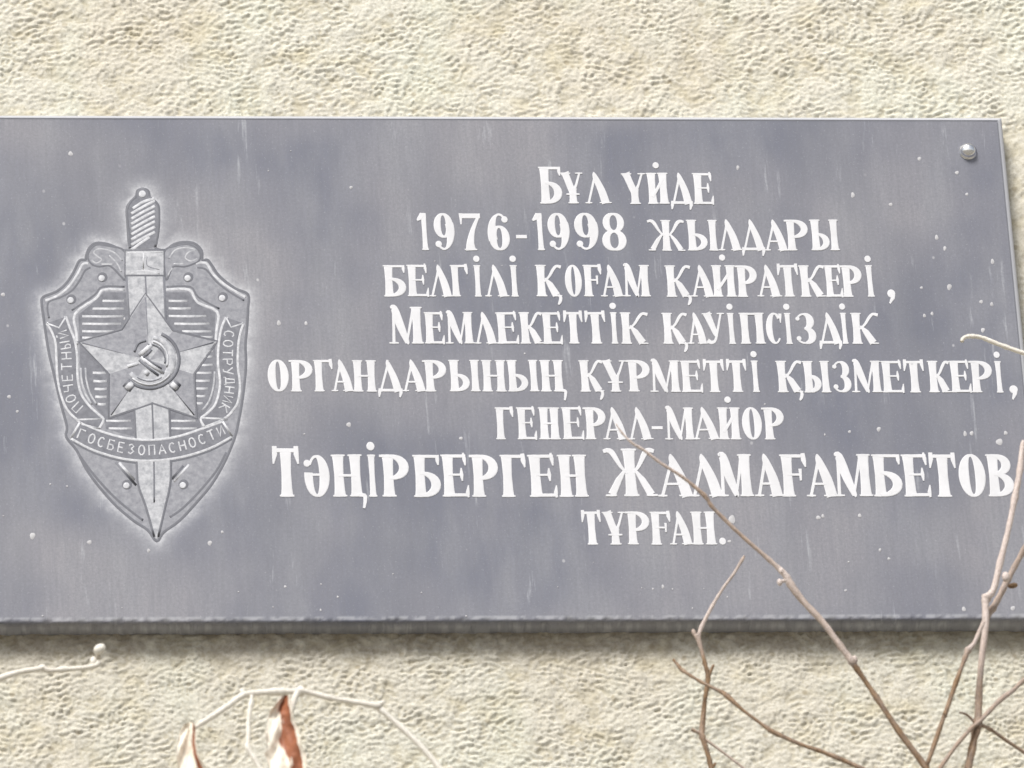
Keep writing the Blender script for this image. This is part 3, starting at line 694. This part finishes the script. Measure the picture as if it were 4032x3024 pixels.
li = [(385, 60), (435, 210), (505, 390), (540, 620), (545, 900), (590, 1120), (700, 1290), (850, 1430), (905, 1490), (845, 1610)]
band_poly(lo, li, 'ribbon', LA, folds=[[(545, 1490), (885, 1480)], [(600, 1550), (845, 1615)]], zig=None)
stroke('ribbon_border', [LA(120, 150), LA(290, 212), LA(385, 60)], 10, 2.0, M_ridge, 1, base=1.2)
ri = [(390, 70), (330, 210), (292, 420), (280, 700), (308, 1000), (245, 1270), (120, 1410), (40, 1480), (90, 1590)]
ro = [(630, 150), (590, 260), (555, 450), (548, 740), (578, 1000), (550, 1240), (470, 1370), (405, 1440), (320, 1500)]
band_poly(ri, ro, 'ribbon', LB, folds=[[(50, 1465), (405, 1480)], [(90, 1590), (320, 1500)]])
stroke('ribbon_border', [LB(390, 70), LB(455, 205), LB(630, 150)], 10, 2.0, M_ridge, 1, base=1.2)
band_poly(low_top, low_bot, 'ribbon', D_, folds=[[(230, 195), (122, 385)], [(1955, 185), (2068, 362)]])
stroke('ribbon_under_line', [D_(x, y+28) for x, y in low_bot], 12, .9, M_dark, 5, base=.3)  # dark etched line below the lower ribbon
for w_ in ([(545, 1490), (450, 1400)],): pass
# thin lettering on the ribbons
sans = {'Г': [[(0, 0), (0, 1), (.8, 1)]], 'О': [[(.5+.42*math.cos(a*math.pi/5), .5+.5*math.sin(a*math.pi/5)) for a in range(11)]],
 'С': [[(.5+.42*math.cos(a), .5+.5*math.sin(a)) for a in (.8, 1.4, 2.1, 2.8, 3.5, 4.2, 4.9, 5.5)]],
 'Б': [[(.85, 1), (.1, 1), (.1, 0), (.7, .02), (.88, .27), (.7, .52), (.1, .54)]], 'Е': [[(.85, 1), (.1, 1), (.1, 0), (.85, 0)], [(.1, .5), (.7, .5)]],
 'З': [[(.1, .85), (.45, 1), (.8, .8), (.45, .53)], [(.45, .53), (.85, .3), (.45, 0), (.1, .15)]], 'П': [[(.1, 0), (.1, 1), (.88, 1), (.88, 0)]],
 'А': [[(.02, 0), (.5, 1), (.98, 0)], [(.2, .35), (.8, .35)]], 'Н': [[(.1, 0), (.1, 1)], [(.9, 0), (.9, 1)], [(.1, .5), (.9, .5)]],
 'Т': [[(.05, 1), (.95, 1)], [(.5, 1), (.5, 0)]], 'И': [[(.1, 1), (.1, 0), (.88, 1), (.88, 0)]], 'Й': [[(.1, .9), (.1, 0), (.88, .9), (.88, 0)], [(.35, 1.12), (.65, 1.12)]],
 'Ч': [[(.1, 1), (.1, .55), (.85, .5)], [(.85, 1), (.85, 0)]], 'Ы': [[(.05, 1), (.05, 0), (.45, .02), (.55, .25), (.4, .5), (.05, .5)], [(.9, 1), (.9, 0)]],
 'Р': [[(.1, 0), (.1, 1), (.7, .98), (.88, .75), (.7, .48), (.1, .48)]], 'У': [[(.05, 1), (.5, .4)], [(.95, 1), (.4, 0), (.1, 0)]],
 'Д': [[(.0, -.1), (.0, .1), (1, .1), (1, -.1)], [(.2, .1), (.4, 1), (.8, 1), (.8, .1)]], 'К': [[(.1, 0), (.1, 1)], [(.9, 1), (.12, .48), (.9, 0)]]}
def curve_text(word, mid, H, wf=.62, w_=8.5):
    c2 = np.array(cr(mid, 12)); seg = np.hypot(*np.diff(c2, axis=0).T); s_ = np.concatenate([[0], np.cumsum(seg)])
    step = s_[-1]/len(word)
    for i, chh in enumerate(word):
        sc_ = (i+.5)*step; px_ = np.interp(sc_, s_, c2[:, 0]); py_ = np.interp(sc_, s_, c2[:, 1])
        qx = np.interp(sc_+3, s_, c2[:, 0])-np.interp(sc_-3, s_, c2[:, 0]); qy = np.interp(sc_+3, s_, c2[:, 1])-np.interp(sc_-3, s_, c2[:, 1])
        L_ = math.hypot(qx, qy); tx, ty = qx/L_, qy/L_; ux, uy = ty, -tx     # up on the photo
        mb = MB(); wd = min(step*wf*1.1, H*.75)
        for k_, st in enumerate(sans[chh]):
            pp = [(px_+tx*(a-.5)*wd+ux*(b_-.5)*H, py_+ty*(a-.5)*wd+uy*(b_-.5)*H, w_) for a, b_ in st]
            ribbon_faces(mb, pp, 2.1+.03*k_, False, True, TP, base=1.4)
        sub('ribbon_letter', mb, M_ridge)
curve_text('ГОСБЕЗОПАСНОСТИ', [D_(*q) for q in [(200, 320), (480, 430), (800, 510), (1090, 530), (1400, 490), (1700, 400), (1990, 270)]], 38)
curve_text('ПОЧЕТНЫЙ', [LA(*q) for q in [(600, 1370), (470, 1230), (420, 1050), (400, 800), (390, 560), (350, 330), (310, 240)]], 40, .75, 8)
curve_text('СОТРУДНИК', [LB(*q) for q in [(440, 240), (420, 400), (410, 700), (440, 1000), (400, 1250), (330, 1380)]], 38, .72, 7.5)

# ------------------------------------------------------------------ cap screw in the plaque's corner
def lathe(prof, n=28):
    vs = []; fs = []
    for r, y in prof: vs += [(r*math.cos(2*math.pi*i/n), y, r*math.sin(2*math.pi*i/n)) for i in range(n)]
    for a in range(len(prof)-1): fs += [(a*n+i, a*n+(i+1) % n, (a+1)*n+(i+1) % n, (a+1)*n+i) for i in range(n)]
    fs.append(tuple((len(prof)-1)*n+i for i in range(n))); return vs, fs
v, f_ = lathe([(.0082, 0), (.0082, -.0006), (.0070, -.0012), (.0068, -.0032), (.0060, -.0052), (.0045, -.0066), (.0022, -.0074), (.0006, -.0076)])
mb = MB(); mb.add(v, f_); o = mb.build('screw', M_steel, root, True); o.location = P(3811, 598)-root.location
o['label'] = 'domed steel cap screw in the top right corner'

TP = TP0
# paint and lime specks spattered on the stone
mb = MB()
specks = [(1382, 738, 8), (1098, 1272, 10), (1205, 1273, 8), (1373, 1672, 11), (128, 2110, 14), (352, 2135, 11), (826, 2138, 11), (875, 2095, 7), (585, 2168, 8), (36, 1562, 9), (278, 605, 12), (2905, 660, 8), (3358, 768, 10), (3507, 805, 9), (3620, 625, 9), (3768, 680, 9), (3807, 765, 7), (3688, 935, 9), (3720, 978, 8), (3738, 1130, 12), (3628, 1133, 7), (3908, 1030, 9), (3863, 1188, 9), (3905, 1198, 8), (3640, 1243, 8), (3670, 1235, 7), (3870, 1300, 10), (3935, 1740, 16), (3960, 1705, 10), (3800, 1708, 9), (3826, 1706, 9), (2882, 2045, 16), (2872, 2132, 9), (3222, 2038, 12), (3240, 2032, 8), (3385, 2030, 8), (3460, 1690, 10), (3345, 1700, 7), (1123, 2310, 7), (2610, 2310, 7), (1815, 1726, 9), (3330, 2325, 7), (490, 1255, 5), (12, 1160, 10), (68, 1620, 7), (3795, 2398, 10), (3988, 2395, 11), (3500, 2200, 8), (3465, 2165, 6), (1330, 2350, 6)]
for _ in range(34): specks.append((random.uniform(0, 4000), random.choice([random.uniform(500, 2420), random.uniform(2300, 2430)]), random.uniform(2.5, 5)))
for (x, y, r) in specks:
    r *= .78; n = 12; st = random.uniform(.8, 1.5); ph = random.random()*6
    ring_ = [(x+r*(1+.10*math.sin(3*a+ph)+.07*math.sin(2*a-ph))*math.cos(a), y+r*st*(1+.10*math.sin(3*a+ph)+.07*math.sin(2*a-ph))*math.sin(a)) for a in [2*math.pi*i/n for i in range(n)]]
    vs = [TP(*q, .08) for q in ring_]+[TP(x+(q[0]-x)*.6, y+(q[1]-y)*.6, .35) for q in ring_]
    mb.add(vs, [(i, (i+1) % n, n+(i+1) % n, n+i) for i in range(n)]+[tuple(n+i for i in range(n))])
o = child(mb.build('lime_speck', plain('lime_specks', (.52, .52, .54), .8, .1, 200, 0), None, True)); o['kind'] = 'stuff'

# ------------------------------------------------------------------ bare branches
def tube(mb, pts, n=10, col=None):
    """pts: (Vector, radius, paleness)"""
    arr = cr([(p.x, p.y, p.z, r, c_) for p, r, c_ in pts], 4)
    prev = None; rows = 0; vs = []; cs = []
    for i, q in enumerate(arr):
        a = Vector(arr[max(i-1, 0)][:3]); b_ = Vector(arr[min(i+1, len(arr)-1)][:3]); d = (b_-a).normalized()
        if prev is None: prev = d.orthogonal().normalized()
        u = (prev-d*prev.dot(d)).normalized(); prev = u; v_ = d.cross(u)
        rad = max(q[3], .0004)*(1+random.uniform(-.09, .13)+(.22 if i % 4 == 0 and random.random() < .35 else 0))
        for k_ in range(n):
            an = 2*math.pi*k_/n; vs.append(Vector(q[:3])+(u*math.cos(an)+v_*math.sin(an))*rad); cs.append((min(1, max(0, q[4]+random.uniform(-.12, .12))), 0, 0))
    m_ = len(arr)
    fs = [(a*n+k_, a*n+(k_+1) % n, (a+1)*n+(k_+1) % n, (a+1)*n+k_) for a in range(m_-1) for k_ in range(n)]
    fs += [tuple(range(n-1, -1, -1)), tuple((m_-1)*n+k_ for k_ in range(n))]
    b0 = len(mb.v); mb.v += [tuple(x) for x in vs]; mb.f += [tuple(b0+j for j in f) for f in fs]; mb.m += [0]*len(fs); mb.c += cs
def ph(lst, y0, y1=None):
    """photo px list (x, y, radius px, paleness) -> points; depth runs y0..y1"""
    y1 = y0 if y1 is None else y1; n = len(lst)
    return [(P(x, y, y0+(y1-y0)*i/(n-1)), r*PXM*.93, c_) for i, (x, y, r, c_) in enumerate(lst)]
def bud(mb, x, y, depth, r, c_=1., ax=(0, 0, 1), st=1.4):
    ctr_ = P(x, y, depth); rr = r*PXM; n = 8; vs = []; ax = Vector(ax).normalized(); u = ax.orthogonal().normalized(); v_ = ax.cross(u)
    for j in range(1, 6):
        t_ = math.pi*j/6
        for k_ in range(n):
            an = 2*math.pi*k_/n; vs.append(ctr_+ax*(-math.cos(t_)*rr*st)+(u*math.cos(an)+v_*math.sin(an))*rr*math.sin(t_))
    fs = [(a*n+k_, a*n+(k_+1) % n, (a+1)*n+(k_+1) % n, (a+1)*n+k_) for a in range(4) for k_ in range(n)]+[tuple(range(n-1, -1, -1)), tuple(4*n+k_ for k_ in range(n))]
    b0 = len(mb.v); mb.v += [tuple(x_) for x_ in vs]; mb.f += [tuple(b0+q_ for q_ in f) for f in fs]; mb.m += [0]*len(fs); mb.c += [(c_, 0, 0)]*len(vs)
def tree(name, label, base, group=None):
    e_ = bpy.data.objects.new(name, None); C.objects.link(e_); e_.location = base; tag(e_, label, 'tree', group); return e_
def part(t_, name, mb, mat, label=None):
    o = mb.build(name, mat, None, True); o.parent = t_; o.location = -t_.location
    if label: o['label'] = label
    return o

# 1 brown branches, lower right
t1 = tree('bare_tree', 'bare tree with thin brown branches crossing the lower right of the plaque', Vector((.62, -.75, 0)))
D1 = -.42
fork = P(3665, 3075, D1)
mb = MB(); tube(mb, [(Vector((.62, -.75, 0)), .055, 0), (Vector((.60, -.72, .8)), .042, 0), (Vector((.57, -.66, 2.2)), .028, 0), (Vector((.50, -.56, 3.8)), .016, 0), (Vector((.44, -.47, 4.7)), .008, .0), (fork, .0045, .1)], 14)
part(t1, 'trunk', mb, M_bark)
def tw(t_, lst, y0, y1=None, name='branch', mat=M_bark, buds=()):
    mb = MB(); tube(mb, ph(lst, y0, y1))
    for q in buds: bud(mb, *q)
    return part(t_, name, mb, mat)
tw(t1, [(2425, 1668, 2, .9), (2450, 1705, 4, .9), (2490, 1745, 5, .9), (2535, 1772, 6, .8), (2600, 1822, 6, .7), (2690, 1880, 6, .5), (2775, 1952, 8, .3), (2800, 1990, 7, .3), (2850, 2042, 7, .4), (2930, 2118, 8, .4), (3030, 2205, 9, .6), (3090, 2262, 12, .9), (3112, 2300, 15, .7), (3160, 2365, 13, .6), (3240, 2450, 13, .7), (3310, 2545, 12, .6), (3355, 2605, 14, .7), (3375, 2635, 11, .0), (3450, 2745, 10, .1), (3540, 2880, 11, .1), (3640, 3015, 12, .1), (3668, 3070, 13, .1)], -.46, D1,
   buds=[(3083, 2288, -.46, 7, .9, (1, 0, .2), 2.2), (3076, 2247, -.46, 9, 1.), (3070, 2293, -.46, 10, 1.), (3365, 2598, -.43, 12, .8)])
tw(t1, [(3648, 3020, 9, .1), (3712, 2835, 9, .1), (3722, 2810, 10, .1), (3765, 2685, 9, .1), (3800, 2590, 9, .3), (3812, 2560, 12, .6), (3836, 2532, 9, .8), (3872, 2450, 8, .6)], D1)
tw(t1, [(3668, 3075, 12, .1), (3710, 3012, 9, .3), (3770, 2930, 8, .3), (3825, 2868, 8, .3), (3860, 2838, 9, .4), (3900, 2795, 9, .4), (3946, 2750, 11, .5), (3990, 2718, 9, .4), (4040, 2672, 9, .4), (4200, 2560, 6, .4)], D1, -.38)
tw(t1, [(3700, 3150, 16, .1), (3790, 3110, 15, .1), (3812, 3024, 15, .15), (3842, 2880, 15, .1), (3850, 2850, 17, .2), (3856, 2713, 13, .3), (3866, 2590, 13, .6), (3880, 2470, 13, .8), (3880, 2380, 15, .9), (3884, 2355, 17, .9), (3912, 2322, 13, .9), (3938, 2215, 13, .9), (3968, 2095, 12, .9), (3996, 1960, 12, .9), (4016, 1850, 12, .9), (4026, 1755, 10, .9), (4030, 1735, 5, .9)], -.40)
tw(t1, [(3884, 2430, 13, .3), (3908, 2398, 12, .4), (3945, 2330, 12, .5), (3968, 2282, 12, .5), (4032, 2165, 11, .4), (4130, 2000, 9, .4), (4200, 1840, 5, .4)], -.395, -.36, buds=[(3960, 2272, -.40, 15, 1.), (3988, 2306, -.38, 11, .0, (1, 0, .2), 1.8)])
tw(t1, [(3862, 2855, 8, .2), (3900, 2872, 7, .2), (3957, 2912, 7, .2), (4036, 2965, 7, .2), (4180, 3060, 5, .2)], -.40, -.37, 'twig')
tw(t1, [(3780, 2806, 4, .4), (3806, 2814, 5, .3), (3845, 2850, 7, .3)], -.41, -.40, 'twig')
tw(t1, [(2652, 2598, 5, 0), (2672, 2622, 7, .1), (2688, 2640, 7, .1), (2760, 2685, 6, .2), (2845, 2727, 8, .1), (2862, 2740, 10, .1), (2930, 2800, 7, .1), (3020, 2866, 8, .1), (3040, 2880, 10, .1), (3150, 2930, 7, .1), (3250, 2965, 9, .1), (3400, 3030, 8, .1), (3560, 3120, 9, .1), (3680, 3170, 11, .1)], -.36, D1)
# 2 small forked shoot, lower centre-right
t2 = tree('bare_tree', 'thin forked brown shoot standing left of the long diagonal branch', Vector((.25, -.50, 0)))
mb = MB(); tube(mb, [(Vector((.25, -.50, 0)), .03, 0), (Vector((.23, -.46, 1.8)), .020, 0), (Vector((.20, -.40, 3.6)), .010, 0), (P(2880, 3700, -.37), .005, 0), (P(2832, 3200, -.36), .0026, 0)], 12); part(t2, 'trunk', mb, M_bark)
mb = MB(); tube(mb, [(P(2832, 3200, -.36), 12*PXM, 0), (P(2818, 3120, -.36), 11*PXM, 0), (P(2803, 3040, -.36), 10*PXM, 0), (P(2790, 2980, -.36), 9*PXM, .0), (P(2765, 2900, -.36), 10*PXM, .1), (P(2764, 2880, -.36), 10*PXM, .2), (P(2775, 2760, -.36), 8*PXM, .0), (P(2788, 2670, -.36), 9*PXM, .0), (P(2775, 2610, -.36), 7*PXM, .0), (P(2758, 2545, -.36), 8*PXM, .4), (P(2745, 2500, -.36), 12*PXM, .5)], 12)
bud(mb, 2733, 2492, -.36, 9, .5, (-.3, 0, 1), 1.9); part(t2, 'branch', mb, M_bark)
tw(t2, [(2752, 2500, 8, .6), (2762, 2470, 8, .8), (2805, 2385, 6, .8), (2850, 2312, 6, .7), (2885, 2265, 6, .7), (2922, 2205, 6, .6), (2930, 2190, 4, .5)], -.36, name='twig')
tw(t2, [(2788, 2668, 8, 0), (2800, 2640, 6, 0), (2810, 2618, 5, .1)], -.36, name='twig')
tw(t2, [(2764, 2890, 7, .2), (2740, 2880, 7, .3), (2722, 2872, 9, .2)], -.36, name='twig')
tw(t2, [(2775, 2910, 6, .4), (2830, 2950, 5, .5), (2890, 2995, 5, .5), (2960, 3050, 4, .5)], -.36, name='twig')
tw(t2, [(2800, 3030, 6, 0), (2818, 3005, 5, 0)], -.36, name='twig')
# 3 pale twig tip at the right edge
t3 = tree('bare_tree', 'pale leafless twig tip reaching in from the right edge over the last lines of text', Vector((1.05, -.6, 0)))
mb = MB(); tube(mb, [(Vector((1.05, -.6, 0)), .05, 0), (Vector((1.02, -.57, 2.4)), .035, 0), (Vector((.92, -.5, 4.4)), .018, 0), (Vector((.78, -.42, 5.35)), .009, .2), (P(4260, 1470, -.36), .004, .6)], 12); part(t3, 'trunk', mb, M_pale)
tw(t3, [(4262, 1475, 14, .6), (4130, 1424, 10, .8), (4032, 1391, 9, .9), (3960, 1366, 9, .9), (3905, 1345, 9, .9), (3868, 1330, 8, .9), (3830, 1324, 8, .9), (3805, 1326, 8, .9), (3790, 1336, 8, .9), (3788, 1345, 7, .6)], -.36, mat=M_pale, name='twig')
# 4 pale twig at the left edge
t4 = tree('bare_tree', 'short pale twig with a swollen bud just under the plaque at the left edge', Vector((-.95, -.7, 0)))
mb = MB(); tube(mb, [(Vector((-.95, -.7, 0)), .05, 0), (Vector((-.92, -.66, 2.4)), .035, 0), (Vector((-.82, -.56, 4.3)), .018, 0), (P(-420, 3000, -.47), .008, .2), (P(-200, 2790, -.45), .004, .6)], 12); part(t4, 'trunk', mb, M_pale)
tw(t4, [(-204, 2793, 16, .6), (-80, 2710, 12, .8), (0, 2672, 12, .9), (70, 2648, 10, .9), (140, 2636, 11, .9), (168, 2630, 14, .9), (190, 2640, 10, .7), (250, 2636, 10, .9), (330, 2630, 9, .9), (378, 2620, 12, .9), (392, 2608, 12, .9)], -.45, name='twig', mat=M_pale,
   buds=[(368, 2603, -.45, 13, 1.), (392, 2556, -.455, 19, 1., (.6, 0, .5), 1.3), (388, 2585, -.45, 10, .4)])
# 5 pale arching twig with dry leaves, bottom left
t5 = tree('bare_tree', 'pale arching twig with curled russet dry leaves at the bottom left', Vector((-.05, -1.1, 0)))
mb = MB(); tube(mb, [(Vector((-.05, -1.1, 0)), .05, 0), (Vector((-.06, -1.0, 2.2)), .034, 0), (Vector((-.06, -.8, 3.9)), .018, .1), (P(1880, 3330, -.60), .008, .3), (P(1790, 3130, -.58), .0042, .6)], 12); part(t5, 'trunk', mb, M_pale)
tw(t5, [(1792, 3134, 14, .6), (1740, 3040, 11, .9), (1668, 2950, 11, 1), (1580, 2865, 11, 1), (1500, 2795, 11, 1), (1484, 2780, 13, 1), (1400, 2765, 9, 1), (1300, 2748, 10, 1), (1220, 2728, 11, 1), (1180, 2722, 13, 1), (1100, 2724, 14, 1), (1020, 2728, 13, 1), (958, 2738, 13, 1), (900, 2778, 11, 1), (840, 2818, 11, 1), (790, 2850, 9, .9), (768, 2866, 7, .7)], -.58, -.60, name='branch', mat=M_pale,
   buds=[(953, 2722, -.59, 9, 1.), (1498, 2770, -.58, 10, 1., (1, 0, .4), 1.8), (1184, 2722, -.585, 16, 1.)])
tw(t5, [(992, 2738, 6, 1), (988, 2770, 9, 1), (979, 2830, 9, 1), (978, 2900, 9, 1), (976, 2945, 10, 1), (1000, 2985, 9, 1), (1030, 3040, 8, 1), (1060, 3110, 7, 1)], -.60, name='leaf_stalk', mat=M_pale)
tw(t5, [(1172, 2725, 12, 1), (1160, 2752, 12, 1), (1148, 2795, 9, 1), (1140, 2830, 6, .9)], -.60, name='leaf_stalk', mat=M_pale)
def leaf(t_, spine, depth, curl, seed, label, bias=0., wide=1.12):
    """spine: (x, y, left px, right px); a dry leaf rolled about its spine, tint = pale on the rolled-over side"""
    rnd = random.Random(seed); sp_ = cr(spine, 5); nu = 15; vs = []; cs = []
    for i, (x, y, l, r) in enumerate(sp_):
        for j in range(nu):
            u = -1+2*j/(nu-1)
            off = (l*u if u < 0 else r*u)*wide
            wob = 1+.05*math.sin(i*.9+seed)*abs(u)
            dep = curl*(u*u)*(.25 if u < 0 else 1.0)+.0016*math.sin(3.1*u+i*.55+seed)+.0010*math.sin(9*u+i*.8)-.0016*math.exp(-(u*9)**2)+.0010*rnd.uniform(-1, 1)
            vs.append(P(x+off*wob+rnd.uniform(-2.5, 2.5)*abs(u), y+rnd.uniform(-2, 2), depth-dep)); cs.append(((1.0 if u < -.25 else (.55 if u < .05 else (.15 if u < .72 else .95)))+(bias if u < .45 else -.2)+.25*math.sin(i*.55+seed)*(u < .4), 0, 0))
    m_ = len(sp_); n1 = len(vs)
    fs = [(a*nu+k_, a*nu+k_+1, (a+1)*nu+k_+1, (a+1)*nu+k_) for a in range(m_-1) for k_ in range(nu-1)]
    b2 = [(v_+Vector((0, .0006, 0))) for v_ in vs]
    fs += [tuple(n1+q for q in f[::-1]) for f in fs]
    rim = [k_ for k_ in range(nu)]+[a*nu+nu-1 for a in range(1, m_)]+[(m_-1)*nu+k_ for k_ in range(nu-2, -1, -1)]+[a*nu for a in range(m_-2, 0, -1)]
    fs += [(rim[i], rim[(i+1) % len(rim)], n1+rim[(i+1) % len(rim)], n1+rim[i]) for i in range(len(rim))]
    mb = MB(); mb.v = [tuple(q) for q in vs+b2]; mb.f = fs; mb.m = [0]*len(fs); mb.c = cs+cs
    return part(t_, 'leaf', mb, M_leaf, label)
leaf(t5, [(1118, 2738, 12, 18), (1105, 2780, 22, 38), (1100, 2830, 42, 52), (1108, 2900, 54, 66), (1122, 2970, 66, 70), (1140, 3040, 68, 64), (1160, 3120, 50, 46), (1180, 3190, 20, 16)], -.60, .012, 2, 'long dry leaf, cream on the left and russet on the right')
leaf(t5, [(752, 2846, 14, 10), (745, 2880, 28, 22), (742, 2950, 34, 26), (748, 3020, 40, 48), (765, 3090, 46, 60), (790, 3160, 30, 34), (805, 3210, 8, 8)], -.60, .014, 5, 'pale rolled dry leaf hanging at the end of the twig', .5, 1.3)
print('tris approx', sum(len(o.data.polygons) for o in C.objects if o.type == 'MESH')*2)
